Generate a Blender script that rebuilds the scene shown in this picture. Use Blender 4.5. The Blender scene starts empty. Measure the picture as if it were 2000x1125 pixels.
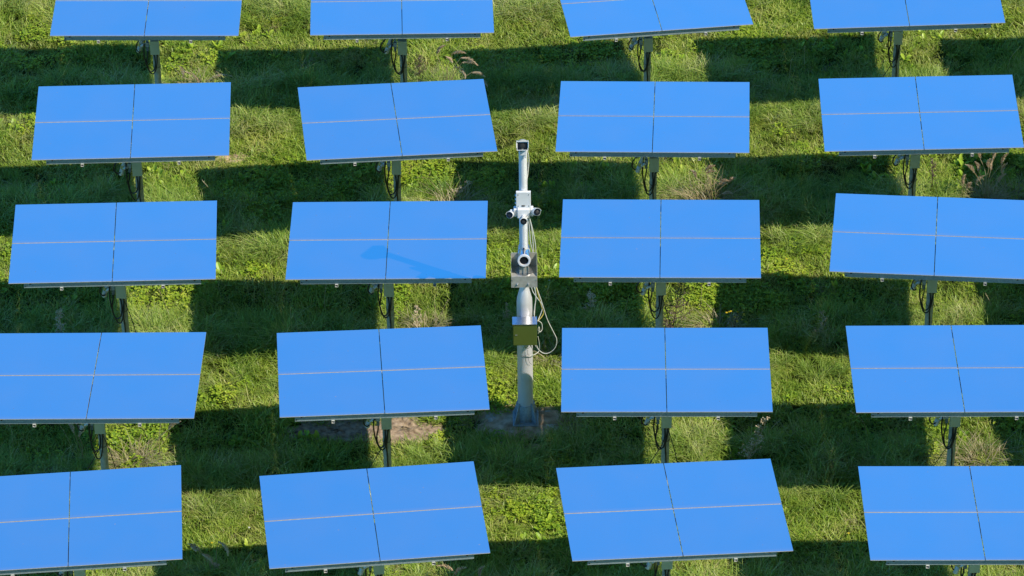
import bpy, math, random
import numpy as np
from mathutils import Vector, Matrix

SC = bpy.context.scene
COL = SC.collection
R = math.radians
rng = np.random.default_rng(7)
random.seed(7)

# ------------------------------------------------------------------ materials
def new_mat(name):
    m = bpy.data.materials.new(name); m.use_nodes = True
    nt = m.node_tree
    return m, nt, nt.nodes, nt.links, nt.nodes['Principled BSDF']

def ramp(N, stops):
    r = N.new('ShaderNodeValToRGB'); e = r.color_ramp.elements
    while len(e) < len(stops): e.new(0.5)
    for k, (p, c) in enumerate(stops):
        e[k].position = p; e[k].color = (*c, 1)
    return r

def noisy(name, c1, c2, scale=20, rough=0.5, metal=0.0, detail=4, bump=0.0, coord='Object', spec=0.5, r2=None):
    m, nt, N, L, b = new_mat(name)
    tc = N.new('ShaderNodeTexCoord'); nz = N.new('ShaderNodeTexNoise')
    nz.inputs['Scale'].default_value = scale; nz.inputs['Detail'].default_value = detail
    L.new(tc.outputs[coord], nz.inputs['Vector'])
    r = ramp(N, [(0.3, c1), (0.7, c2)])
    L.new(nz.outputs['Fac'], r.inputs[0]); L.new(r.outputs[0], b.inputs['Base Color'])
    b.inputs['Roughness'].default_value = rough; b.inputs['Metallic'].default_value = metal
    b.inputs['Specular IOR Level'].default_value = spec
    if r2 is not None:
        mr = N.new('ShaderNodeMapRange'); mr.inputs['To Min'].default_value = rough; mr.inputs['To Max'].default_value = r2
        L.new(nz.outputs['Fac'], mr.inputs['Value']); L.new(mr.outputs[0], b.inputs['Roughness'])
    if bump:
        bp = N.new('ShaderNodeBump'); bp.inputs['Strength'].default_value = bump; bp.inputs['Distance'].default_value = 0.01
        L.new(nz.outputs['Fac'], bp.inputs['Height']); L.new(bp.outputs[0], b.inputs['Normal'])
    return m

def mirror_mat():
    m, nt, N, L, b = new_mat('silvered_glass')
    N.remove(b)
    out = N['Material Output']
    g = N.new('ShaderNodeBsdfGlossy'); g.inputs['Roughness'].default_value = 0.0
    g.inputs['Color'].default_value = (0.80, 0.98, 0.98, 1)
    d = N.new('ShaderNodeBsdfDiffuse'); d.inputs['Color'].default_value = (0.50, 0.32, 0.16, 1)
    mix = N.new('ShaderNodeMixShader')
    geo = N.new('ShaderNodeNewGeometry')
    nz = N.new('ShaderNodeTexNoise'); nz.inputs['Scale'].default_value = 1.3; nz.inputs['Detail'].default_value = 5
    L.new(geo.outputs['Position'], nz.inputs['Vector'])
    mr = N.new('ShaderNodeMapRange'); mr.inputs['From Min'].default_value = 0.3; mr.inputs['From Max'].default_value = 0.7
    mr.inputs['To Min'].default_value = 0.050; mr.inputs['To Max'].default_value = 0.080
    L.new(nz.outputs['Fac'], mr.inputs['Value'])
    # droppings and dried drops
    vo = N.new('ShaderNodeTexVoronoi'); vo.inputs['Scale'].default_value = 7.0
    L.new(geo.outputs['Position'], vo.inputs['Vector'])
    n2 = N.new('ShaderNodeTexNoise'); n2.inputs['Scale'].default_value = 3.1; n2.inputs['Detail'].default_value = 3
    L.new(geo.outputs['Position'], n2.inputs['Vector'])
    th = N.new('ShaderNodeMapRange'); th.inputs['From Min'].default_value = 0.36; th.inputs['From Max'].default_value = 0.75
    th.inputs['To Min'].default_value = 0.0; th.inputs['To Max'].default_value = 0.085
    L.new(n2.outputs['Fac'], th.inputs['Value'])
    lt = N.new('ShaderNodeMath'); lt.operation = 'LESS_THAN'
    L.new(vo.outputs['Distance'], lt.inputs[0]); L.new(th.outputs[0], lt.inputs[1])
    ml = N.new('ShaderNodeMath'); ml.operation = 'MULTIPLY_ADD'; ml.inputs[1].default_value = 0.28
    L.new(lt.outputs[0], ml.inputs[0]); L.new(mr.outputs[0], ml.inputs[2])
    # streaks of dust towards the facet's lower rim (uv.y)
    uv = N.new('ShaderNodeUVMap'); uv.uv_map = 'UVMap'
    sp = N.new('ShaderNodeSeparateXYZ'); L.new(uv.outputs[0], sp.inputs[0])
    e = N.new('ShaderNodeMapRange'); e.inputs['From Min'].default_value = 0.07; e.inputs['From Max'].default_value = 0.0
    e.inputs['To Min'].default_value = 0.0; e.inputs['To Max'].default_value = 0.08
    L.new(sp.outputs['Y'], e.inputs['Value'])
    ad = N.new('ShaderNodeMath'); ad.operation = 'ADD'; L.new(ml.outputs[0], ad.inputs[0]); L.new(e.outputs[0], ad.inputs[1])
    L.new(ad.outputs[0], mix.inputs[0]); L.new(g.outputs[0], mix.inputs[1]); L.new(d.outputs[0], mix.inputs[2])
    L.new(mix.outputs[0], out.inputs['Surface'])
    return m

M = {}
M['mirror'] = mirror_mat()
M['glass_edge'] = noisy('glass_edge', (0.46, 0.44, 0.38), (0.68, 0.66, 0.58), 30, 0.35)
M['mirror_back'] = noisy('mirror_back', (0.10, 0.13, 0.14), (0.16, 0.19, 0.20), 8, 0.6)
M['strip'] = noisy('joint_strip', (0.32, 0.31, 0.26), (0.52, 0.50, 0.43), 12, 0.6)
M['galv'] = noisy('galvanised_steel', (0.26, 0.33, 0.35), (0.42, 0.50, 0.53), 55, 0.42, 0.25, 6, 0.05)
M['galv_dark'] = noisy('galvanised_dark', (0.10, 0.12, 0.13), (0.22, 0.25, 0.25), 30, 0.5, 0.2, 5)
M['post'] = noisy('post_steel', (0.28, 0.30, 0.25), (0.44, 0.45, 0.38), 14, 0.6, 0.1, 8, 0.1)
M['boxpaint'] = noisy('beige_box', (0.52, 0.50, 0.31), (0.60, 0.58, 0.37), 6, 0.5)
M['greybox'] = noisy('grey_box', (0.32, 0.33, 0.30), (0.45, 0.46, 0.43), 10, 0.5)
M['actuator'] = noisy('actuator_alu', (0.50, 0.50, 0.46), (0.72, 0.71, 0.66), 25, 0.4, 0.1)
M['yellow'] = noisy('zinc_yellow', (0.45, 0.40, 0.14), (0.60, 0.52, 0.22), 20, 0.4, 0.3)
M['black'] = noisy('black_rubber', (0.008, 0.008, 0.010), (0.02, 0.02, 0.022), 20, 0.45)
M['white'] = noisy('white_paint', (0.74, 0.75, 0.77), (0.82, 0.83, 0.84), 8, 0.38)
M['whitepole'] = noisy('light_grey_tube', (0.80, 0.80, 0.84), (0.87, 0.87, 0.90), 3, 0.34, 0.25)
M['mastpole'] = noisy('mast_steel', (0.78, 0.76, 0.81), (0.87, 0.85, 0.90), 3, 0.40, 0.42, 7, 0.02, r2=0.5)
M['mastbase'] = noisy('base_zinc', (0.25, 0.31, 0.36), (0.42, 0.48, 0.53), 25, 0.45, 0.05, 6, 0.05)
M['steel'] = noisy('brushed_steel', (0.50, 0.50, 0.52), (0.68, 0.68, 0.70), 30, 0.22, 0.95)
M['steelplate'] = noisy('bracket_plate', (0.50, 0.48, 0.44), (0.64, 0.62, 0.58), 16, 0.28, 0.4)
M['olive'] = noisy('olive_door', (0.090, 0.126, 0.026), (0.104, 0.145, 0.032), 3, 0.42)
M['lens'] = noisy('lens_glass', (0.006, 0.008, 0.014), (0.012, 0.014, 0.022), 6, 0.08)
M['wcable'] = noisy('white_cable', (0.66, 0.66, 0.60), (0.78, 0.78, 0.72), 20, 0.5)
M['ycable'] = noisy('yellow_cable', (0.50, 0.40, 0.06), (0.60, 0.48, 0.10), 20, 0.5)
M['bolt'] = noisy('bolt_steel', (0.45, 0.47, 0.5), (0.7, 0.72, 0.75), 40, 0.3, 0.7)
M['concrete'] = noisy('pale_concrete', (0.40, 0.38, 0.33), (0.72, 0.71, 0.66), 9, 0.9, 0, 8, 0.4, 'Object')

def plant_mat(name, root, tips, rnd_dark=0.55, transl=0.35, patch=1.2):
    """leaf material: darker towards the root, colour varied per clump and in broad patches of the field"""
    m, nt, N, L, b = new_mat(name)
    N.remove(b); out = N['Material Output']
    oi = N.new('ShaderNodeObjectInfo'); geo = N.new('ShaderNodeNewGeometry')
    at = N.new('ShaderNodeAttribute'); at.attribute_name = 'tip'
    av = N.new('ShaderNodeAttribute'); av.attribute_name = 'var'
    nz = N.new('ShaderNodeTexNoise'); nz.inputs['Scale'].default_value = patch; nz.inputs['Detail'].default_value = 4
    L.new(geo.outputs['Position'], nz.inputs['Vector'])
    # pick the tip colour from patch noise + clump random + blade random
    a1 = N.new('ShaderNodeMath'); a1.operation = 'MULTIPLY_ADD'; a1.inputs[1].default_value = 0.30
    L.new(oi.outputs['Random'], a1.inputs[0]); L.new(nz.outputs['Fac'], a1.inputs[2])
    a2 = N.new('ShaderNodeMath'); a2.operation = 'MULTIPLY_ADD'; a2.inputs[1].default_value = 0.45
    L.new(av.outputs['Fac'], a2.inputs[0]); L.new(a1.outputs[0], a2.inputs[2])
    mr = N.new('ShaderNodeMapRange'); mr.inputs['From Min'].default_value = 0.50; mr.inputs['From Max'].default_value = 1.18
    L.new(a2.outputs[0], mr.inputs['Value'])
    n = len(tips)
    rp = ramp(N, [(k / (n - 1), c) for k, c in enumerate(tips)])
    L.new(mr.outputs[0], rp.inputs[0])
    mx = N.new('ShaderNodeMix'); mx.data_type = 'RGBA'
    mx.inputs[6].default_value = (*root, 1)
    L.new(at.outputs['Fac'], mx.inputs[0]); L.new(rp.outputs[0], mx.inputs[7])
    d = N.new('ShaderNodeBsdfDiffuse'); t = N.new('ShaderNodeBsdfTranslucent')
    gl = N.new('ShaderNodeBsdfGlossy'); gl.inputs['Roughness'].default_value = 0.42; gl.inputs['Color'].default_value = (0.9, 0.95, 0.8, 1)
    L.new(mx.outputs[2], d.inputs['Color']); L.new(mx.outputs[2], t.inputs['Color'])
    m1 = N.new('ShaderNodeMixShader'); m1.inputs[0].default_value = transl
    L.new(d.outputs[0], m1.inputs[1]); L.new(t.outputs[0], m1.inputs[2])
    m2 = N.new('ShaderNodeMixShader'); m2.inputs[0].default_value = 0.035
    L.new(m1.outputs[0], m2.inputs[1]); L.new(gl.outputs[0], m2.inputs[2])
    L.new(m2.outputs[0], out.inputs['Surface'])
    return m

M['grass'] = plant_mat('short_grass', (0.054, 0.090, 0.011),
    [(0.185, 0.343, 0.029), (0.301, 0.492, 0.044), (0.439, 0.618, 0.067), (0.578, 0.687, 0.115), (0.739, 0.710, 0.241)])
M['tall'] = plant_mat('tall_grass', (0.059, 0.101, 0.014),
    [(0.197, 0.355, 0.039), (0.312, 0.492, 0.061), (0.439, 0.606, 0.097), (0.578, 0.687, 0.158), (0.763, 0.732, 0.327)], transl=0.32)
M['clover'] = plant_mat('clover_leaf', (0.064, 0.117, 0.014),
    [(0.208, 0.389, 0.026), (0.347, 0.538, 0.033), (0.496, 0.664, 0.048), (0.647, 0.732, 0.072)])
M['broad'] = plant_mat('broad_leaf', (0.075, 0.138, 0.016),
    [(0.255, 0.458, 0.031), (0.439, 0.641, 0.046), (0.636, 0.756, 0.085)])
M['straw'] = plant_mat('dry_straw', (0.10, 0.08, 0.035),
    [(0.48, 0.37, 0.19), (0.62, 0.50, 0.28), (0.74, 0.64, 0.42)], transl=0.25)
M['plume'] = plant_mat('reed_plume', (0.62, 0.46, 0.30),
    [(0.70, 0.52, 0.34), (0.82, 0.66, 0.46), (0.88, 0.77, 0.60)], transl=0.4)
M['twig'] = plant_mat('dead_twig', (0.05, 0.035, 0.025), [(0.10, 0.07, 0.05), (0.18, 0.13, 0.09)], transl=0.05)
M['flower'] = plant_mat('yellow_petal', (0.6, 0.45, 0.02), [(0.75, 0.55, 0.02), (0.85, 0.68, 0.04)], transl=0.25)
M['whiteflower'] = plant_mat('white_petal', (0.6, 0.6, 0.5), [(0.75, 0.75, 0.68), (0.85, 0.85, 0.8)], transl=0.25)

def ground_mat():
    m, nt, N, L, b = new_mat('meadow_soil')
    geo = N.new('ShaderNodeNewGeometry')
    a = N.new('ShaderNodeTexNoise'); a.inputs['Scale'].default_value = 0.35; a.inputs['Detail'].default_value = 8
    c = N.new('ShaderNodeTexNoise'); c.inputs['Scale'].default_value = 22; c.inputs['Detail'].default_value = 8
    for n in (a, c): L.new(geo.outputs['Position'], n.inputs['Vector'])
    r1 = ramp(N, [(0.35, (0.028, 0.048, 0.010)), (0.65, (0.060, 0.085, 0.018))])
    r2 = ramp(N, [(0.35, (0.35, 0.35, 0.35)), (0.7, (1.5, 1.4, 1.2))])
    L.new(a.outputs['Fac'], r1.inputs[0]); L.new(c.outputs['Fac'], r2.inputs[0])
    mx = N.new('ShaderNodeMix'); mx.data_type = 'RGBA'; mx.blend_type = 'MULTIPLY'; mx.inputs[0].default_value = 1
    L.new(r1.outputs[0], mx.inputs[6]); L.new(r2.outputs[0], mx.inputs[7])
    L.new(mx.outputs[2], b.inputs['Base Color']); b.inputs['Roughness'].default_value = 1
    b.inputs['Specular IOR Level'].default_value = 0.1
    bp = N.new('ShaderNodeBump'); bp.inputs['Strength'].default_value = 0.8; bp.inputs['Distance'].default_value = 0.03
    L.new(c.outputs['Fac'], bp.inputs['Height']); L.new(bp.outputs[0], b.inputs['Normal'])
    return m
M['ground'] = ground_mat()
M['pad_soil'] = noisy('shade_lifted_soil', (0.34, 0.22, 0.13), (0.82, 0.62, 0.43), 8, 0.95, 0, 9, 0.9, spec=0.1)  # soil copy with colour lightened for the shaded mast foot, also on the scrape
M['soil'] = noisy('bare_soil', (0.16, 0.11, 0.07), (0.50, 0.38, 0.27), 13, 0.95, 0, 9, 0.9, spec=0.1)

# ------------------------------------------------------------------ mesh builder
class MB:
    def __init__(self): self.v = []; self.f = []; self.mi = []; self.uv = {}; self.tip = []; self.var = []
    def add(self, vs, fs, mi=0, tip=1.0, var=0.5):
        o = len(self.v); self.v += [tuple(p) for p in vs]
        self.tip += [tip] * len(vs) if not hasattr(tip, '__len__') else list(tip)
        self.var += [var] * len(vs)
        for f in fs: self.f.append(tuple(i + o for i in f)); self.mi.append(mi)
        return self
    def box(self, x0, x1, y0, y1, z0, z1, mi=0, mat=None):
        vs = [Vector(p) for p in ((x0,y0,z0),(x1,y0,z0),(x1,y1,z0),(x0,y1,z0),(x0,y0,z1),(x1,y0,z1),(x1,y1,z1),(x0,y1,z1))]
        if mat is not None: vs = [mat @ p for p in vs]
        return self.add(vs, [(0,3,2,1),(4,5,6,7),(0,1,5,4),(1,2,6,5),(2,3,7,6),(3,0,4,7)], mi)
    def tube(self, pts, r, n=10, mi=0, caps=True, tip=1.0, var=0.5):
        pts = [Vector(p) for p in pts]
        rs = r if hasattr(r, '__len__') else [r] * len(pts)
        vs = []; up = None
        for i, p in enumerate(pts):
            t = (pts[min(i+1, len(pts)-1)] - pts[max(i-1, 0)])
            if t.length < 1e-9: t = Vector((0, 0, 1))
            t.normalize()
            if up is None: up = Vector((0, 0, 1)) if abs(t.z) < 0.9 else Vector((0, 1, 0))
            a = t.cross(up)
            if a.length < 1e-4: a = t.cross(Vector((1, 0.3, 0)))
            a.normalize(); b = a.cross(t).normalized(); up = b
            for k in range(n):
                an = 2 * math.pi * k / n
                vs.append(p + (a * math.cos(an) + b * math.sin(an)) * rs[i])
        fs = []
        for i in range(len(pts) - 1):
            for k in range(n):
                k2 = (k + 1) % n
                fs.append((i*n+k, i*n+k2, (i+1)*n+k2, (i+1)*n+k))
        if caps:
            fs.append(tuple(range(n))); fs.append(tuple((len(pts)-1)*n + k for k in reversed(range(n))))
        return self.add(vs, fs, mi, tip, var)
    def lathe(self, prof, n=24, mi=0, mat=None):
        """prof: list of (radius, z)"""
        vs = []
        for r, z in prof:
            for k in range(n):
                a = 2*math.pi*k/n; p = Vector((r*math.cos(a), r*math.sin(a), z))
                vs.append(mat @ p if mat is not None else p)
        fs = [(i*n+k, i*n+(k+1) % n, (i+1)*n+(k+1) % n, (i+1)*n+k) for i in range(len(prof)-1) for k in range(n)]
        if prof[0][0] > 1e-6: fs.append(tuple(reversed(range(n))))
        if prof[-1][0] > 1e-6: fs.append(tuple((len(prof)-1)*n+k for k in range(n)))
        return self.add(vs, fs, mi)
    def mesh(self, name, mats, smooth=None, bevel=0):
        me = bpy.data.meshes.new(name); me.from_pydata(self.v, [], self.f)
        for m in (mats if isinstance(mats, (list, tuple)) else [mats]): me.materials.append(m)
        me.polygons.foreach_set('material_index', self.mi)
        at = me.attributes.new('tip', 'FLOAT', 'POINT'); at.data.foreach_set('value', self.tip)
        at = me.attributes.new('var', 'FLOAT', 'POINT'); at.data.foreach_set('value', self.var)
        me.update()
        if smooth is not None:
            me.shade_smooth()
            me.set_sharp_from_angle(angle=R(smooth))
        return me
    def obj(self, name, mats, parent=None, smooth=None, bevel=0):
        o = bpy.data.objects.new(name, self.mesh(name, mats, smooth))
        COL.objects.link(o)
        if parent is not None: o.parent = parent
        if bevel:
            b = o.modifiers.new('bevel', 'BEVEL'); b.width = bevel; b.segments = 2; b.limit_method = 'ANGLE'; b.angle_limit = R(40)
        return o

def spline(pts, k=8):
    P = [Vector(p) for p in pts]; out = []
    for i in range(len(P) - 1):
        p0 = P[max(i-1, 0)]; p1 = P[i]; p2 = P[i+1]; p3 = P[min(i+2, len(P)-1)]
        for j in range(k):
            t = j / k
            out.append(0.5 * ((2*p1) + (p2-p0)*t + (2*p0-5*p1+4*p2-p3)*t*t + (3*p1-p0-3*p2+p3)*t**3))
    out.append(P[-1]); return out

def tag(o, label=None, cat=None, group=None, kind=None):
    if label: o['label'] = label
    if cat: o['category'] = cat
    if group: o['group'] = group
    if kind: o['kind'] = kind
    return o

def thing(name, label, cat, loc=(0, 0, 0), rotz=0, group=None):
    o = bpy.data.objects.new(name, None); COL.objects.link(o)
    o.location = loc; o.rotation_euler = (0, 0, rotz); o.empty_display_size = 0.2
    return tag(o, label, cat, group)

# ------------------------------------------------------------------ camera, sun, sky
cam = bpy.data.cameras.new('camera'); camo = bpy.data.objects.new('camera', cam); COL.objects.link(camo)
SC.camera = camo
cam.sensor_width = 36; cam.sensor_fit = 'HORIZONTAL'; cam.lens = 36 * 7.45614532 / 2.0
cam.clip_start = 1; cam.clip_end = 6000
PITCH, ROLL, CAMH = 36.56715, -0.46991, 37.85878
camo.matrix_world = Matrix.Translation((0, 0, CAMH)) @ Matrix.Rotation(R(90 - PITCH), 4, 'X') @ Matrix.Rotation(R(ROLL), 4, 'Z')

sdir = Vector((0.795, -0.45, 1.0)).normalized()        # towards the sun
sun = bpy.data.lights.new('sun', 'SUN'); suno = bpy.data.objects.new('sun', sun); COL.objects.link(suno)
suno.rotation_euler = sdir.to_track_quat('Z', 'Y').to_euler(); suno.location = (20, 20, 40)
sun.energy = 5.0; sun.angle = R(0.53); sun.color = (1.0, 0.93, 0.80)
w = bpy.data.worlds.new('World'); SC.world = w; w.use_nodes = True
nt = w.node_tree; bg = nt.nodes['Background']
sk = nt.nodes.new('ShaderNodeTexSky'); sk.sky_type = 'NISHITA'; sk.sun_disc = False
sk.sun_elevation = math.asin(sdir.z); sk.sun_rotation = math.atan2(sdir.x, sdir.y)
sk.altitude = 100; sk.air_density = 1.0; sk.dust_density = 0.1; sk.ozone_density = 4.0
# the clear sky is deepest blue (polarised) in the band at right angles to the sun, paler elsewhere
tcw = nt.nodes.new('ShaderNodeTexCoord')
dp = nt.nodes.new('ShaderNodeVectorMath'); dp.operation = 'DOT_PRODUCT'; dp.inputs[1].default_value = sdir
nt.links.new(tcw.outputs['Generated'], dp.inputs[0])
ab = nt.nodes.new('ShaderNodeMath'); ab.operation = 'ABSOLUTE'; nt.links.new(dp.outputs['Value'], ab.inputs[0])
mrw = nt.nodes.new('ShaderNodeMapRange'); mrw.interpolation_type = 'SMOOTHSTEP'
mrw.inputs['From Min'].default_value = 0.24; mrw.inputs['From Max'].default_value = 0.52
nt.links.new(ab.outputs[0], mrw.inputs['Value'])
tint = nt.nodes.new('ShaderNodeMix'); tint.data_type = 'RGBA'; tint.clamp_result = False
tint.inputs[6].default_value = (0.62, 2.32, 3.50, 1); tint.inputs[7].default_value = (0.74, 0.76, 0.46, 1)
nt.links.new(mrw.outputs[0], tint.inputs[0])
vm = nt.nodes.new('ShaderNodeVectorMath'); vm.operation = 'MULTIPLY'
nt.links.new(sk.outputs[0], vm.inputs[0]); nt.links.new(tint.outputs[2], vm.inputs[1]); nt.links.new(vm.outputs[0], bg.inputs[0])
bg.inputs[1].default_value = 0.10
SC.view_settings.view_transform = 'Standard'; SC.view_settings.look = 'None'; SC.view_settings.exposure = 0
SC.cycles.caustics_reflective = False; SC.cycles.caustics_refractive = False
SC.cycles.use_denoising = True; SC.cycles.denoiser = 'OPENIMAGEDENOISE'; SC.cycles.denoising_prefilter = 'NONE'
SC.cycles.max_bounces = 5; SC.cycles.diffuse_bounces = 2; SC.cycles.glossy_bounces = 3; SC.cycles.transmission_bounces = 2
SC.cycles.sample_clamp_indirect = 4

# ------------------------------------------------------------------ heliostats
W, H, ZM = 3.2, 2.1249, 2.4
GAP = 0.0125
def panel_meshes():
    out = {}
    fac = []
    k = 0
    for sx in (-1, 1):
        for sy in (-1, 1):
            x0, x1 = (GAP/2, W/2) if sx > 0 else (-W/2, -GAP/2)
            y0, y1 = (GAP*0.7, H/2) if sy > 0 else (-H/2, -GAP*0.7)
            b = MB(); b.box(x0, x1, y0, y1, -0.010, 0.0)
            b.mi = [2, 0, 1, 1, 1, 1]
            me = b.mesh('mirror_facet', [M['mirror'], M['glass_edge'], M['mirror_back']])
            uv = me.uv_layers.new(name='UVMap')
            for p in me.polygons:
                for li in p.loop_indices:
                    c = me.vertices[me.loops[li].vertex_index].co
                    uv.data[li].uv = ((c.x-x0)/(x1-x0), (c.y-y0)/(y1-y0))
            fac.append(me); k += 1
    out['facets'] = fac
    # C-channel beam under the near edge
    yb = -H/2 + 0.05; L2 = 1.37
    b = MB()
    b.box(-L2, L2, yb, yb+0.006, -0.132, -0.014)
    b.box(-L2, L2, yb+0.006, yb+0.05, -0.020, -0.014); b.box(-L2, L2, yb+0.006, yb+0.05, -0.132, -0.126)
    out['beam'] = b.mesh('front_beam', M['galv'])
    out['boltpos'] = [Matrix.Translation((x, yb-0.001, z)) @ Matrix.Rotation(R(90), 4, 'X') @ Matrix.Diagonal((q, q, 1, 1)) for x, z, q in
        ((-1.27, -.055, 1.6), (1.27, -.055, 1.6), (-0.80, -.034, 1), (0.78, -.034, 1), (-0.24, -.034, 1), (0.24, -.034, 1), (-1.345, -.10, 1), (1.345, -.04, 1))]
    b = MB(); b.lathe([(.009, 0), (.009, 0.006)], 10); out['bolt'] = b.mesh('bolt', M['black'])
    yb2 = H/2 - 0.10
    b = MB(); b.box(-L2, L2, yb2, yb2+0.006, -0.132, -0.014); b.box(-L2, L2, yb2-0.05, yb2, -0.020, -0.014); b.box(-L2, L2, yb2-0.05, yb2, -0.132, -0.126)
    out['rear'] = b.mesh('rear_beam', M['galv'])
    b = MB(); b.box(-W/2+0.01, W/2-0.01, -0.030, 0.020, -0.017, -0.0115); out['strip'] = b.mesh('joint_strip', M['strip'])
    rails = []
    for x in (-0.79, 0.78):
        b = MB(); y0, y1 = yb-0.02, H/2-0.02; z1, z0 = -0.134, -0.180; s = 0.024; t = 0.004
        b.box(x-s, x+s, y0, y1, z1-t, z1); b.box(x-s, x+s, y0, y1, z0, z0+t)
        b.box(x-s, x-s+t, y0, y1, z0+t, z1-t); b.box(x+s-t, x+s, y0, y1, z0+t, z1-t)
        b.box(x-s+t, x+s-t, y0+0.05, y0+0.052, z0+t, z1-t, 1)  # black plate painted in for the shade inside the hollow rail
        rails.append(b.mesh('support_rail', [M['actuator'], M['black']]))
    out['rails'] = rails
    b = MB(); b.tube([(-1.3, 0.0, -0.24), (1.3, 0.0, -0.24)], 0.055, 14)
    out['torque'] = b.mesh('torque_tube', M['galv'], smooth=40)
    return out
PM = panel_meshes()

def body_meshes():
    o = {}
    b = MB(); b.lathe([(0.061, -0.05), (0.061, 1.30), (0.063, 1.302), (0.063, 1.31), (0.061, 1.312), (0.061, 2.02)], 28)
    b.box(-0.085, 0.085, -0.085, 0.085, 2.02, 2.08)
    o['post'] = b.mesh('post', M['post'], smooth=40)
    b = MB(); b.lathe([(0.0, 2.082), (0.10, 2.083), (0.10, 2.12), (0.075, 2.13), (0.075, 2.17), (0.0, 2.171)], 20)
    o['head'] = b.mesh('swivel_head', M['galv_dark'], smooth=40)
    b = MB(); b.box(-0.075, 0.075, -0.150, -0.066, 1.385, 1.655); b.box(-0.079, 0.079, -0.156, -0.151, 1.381, 1.659)
    o['box'] = b.mesh('control_box', M['boxpaint'])
    b = MB(); b.box(-0.07, 0.07, -0.14, -0.03, 1.69, 1.76)
    o['bracket'] = b.mesh('box_bracket', M['galv_dark'])
    gl = []
    for x in (-0.02, 0.035):
        b = MB(); b.tube([(x, -0.11, 1.383), (x, -0.11, 1.350), (x*0.9, -0.112, 1.315)], [0.022, 0.020, 0.009], 10)
        gl.append(b.mesh('cable_gland', M['black'], smooth=50))
    o['glands'] = gl
    b = MB(); b.box(-0.158, -0.098, -0.13, -0.07, 1.525, 1.61); b.box(-0.150, -0.106, -0.125, -0.075, 1.435, 1.524, 1); b.box(-0.150, -0.108, -0.10, -0.08, 1.612, 1.86, 2)
    o['jbox'] = b.mesh('junction_box', [M['greybox'], M['galv_dark'], M['galv']])
    d0, d1 = Vector((-0.10, -0.06, 1.98)), Vector((-0.285, -0.10, 1.385)); ax = (d1-d0)
    def at(t): return d0 + ax*t
    b = MB(); b.tube([at(0), at(0.55)], 0.020, 14); b.tube([at(.40), at(.72)], 0.034, 16)
    o['actuator'] = b.mesh('actuator', M['actuator'], smooth=40)
    b = MB(); b.tube([at(.80), at(.82), at(1.0), at(1.02)], [0.030, 0.040, 0.040, 0.030], 18)
    b.tube([at(.79)+Vector((.015, -.02, 0)), at(.79)+Vector((.085, -.025, .045))], 0.031, 14)
    o['motor'] = b.mesh('motor_housing', M['actuator'], smooth=40)
    b = MB(); b.tube([at(.715), at(.81)], 0.043, 16)
    o['clamp'] = b.mesh('motor_clamp', M['yellow'], smooth=40)
    cs = []
    r = 0.0115
    for pts in ([(-.13,-.09,2.05), (-.165,-.13,1.72), (-.185,-.14,1.40), (-.15,-.14,1.10), (-.09,-.14,.93), (-.03,-.14,.95), (.012,-.13,1.12), (.028,-.11,1.33)],
                [(-.128,-.10,1.44), (-.13,-.115,1.36), (-.155,-.13,1.20), (-.13,-.14,1.04), (-.085,-.15,1.005), (-.03,-.145,1.06), (-.01,-.13,1.20), (-.02,-.11,1.33)],
                [(-.14,-.08,2.02), (-.26,-.13,1.72), (-.335,-.15,1.60), (-.345,-.15,1.50), (-.30,-.14,1.43), (-.262,-.135,1.45)],
                [(.030,-.11,1.33), (.012,-.11,1.18), (-.005,-.075,.98), (.005,-.072,.75), (.012,-.072,.4), (.012,-.072,.02)]):
        b = MB(); b.tube(spline(pts, 7), r, 8); cs.append(b.mesh('cable', M['black'], smooth=60))
    o['cables'] = cs
    b = MB()
    for z in (1.06,):
        b.tube([(0.064*math.cos(a)*1.02, 0.064*math.sin(a)*1.02 - 0.004, z + 0.012*math.sin(a*1.0)) for a in np.linspace(0, 2*math.pi, 25)], 0.0035, 6, caps=False)
    o['tie'] = b.mesh('cable_tie', M['black'])
    b = MB(); b.tube(spline([(.03,-.11,1.32), (.07,-.11,1.17), (.13,-.13,.95), (.22,-.17,.55), (.40,-.22,.10), (.46,-.24,-.02)], 6), 0.0065, 6)
    o['gc_r'] = b.mesh('ground_cable', M['black'], smooth=60)
    b = MB(); b.tube(spline([(-.02,-.11,1.32), (-.04,-.13,1.10), (-.16,-.15,.85), (-.40,-.2,.45), (-.75,-.26,.05), (-.80,-.27,-.02)], 6), 0.0065, 6)
    o['gc_l'] = b.mesh('ground_cable', M['black'], smooth=60)
    return o
BM = body_meshes()

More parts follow.
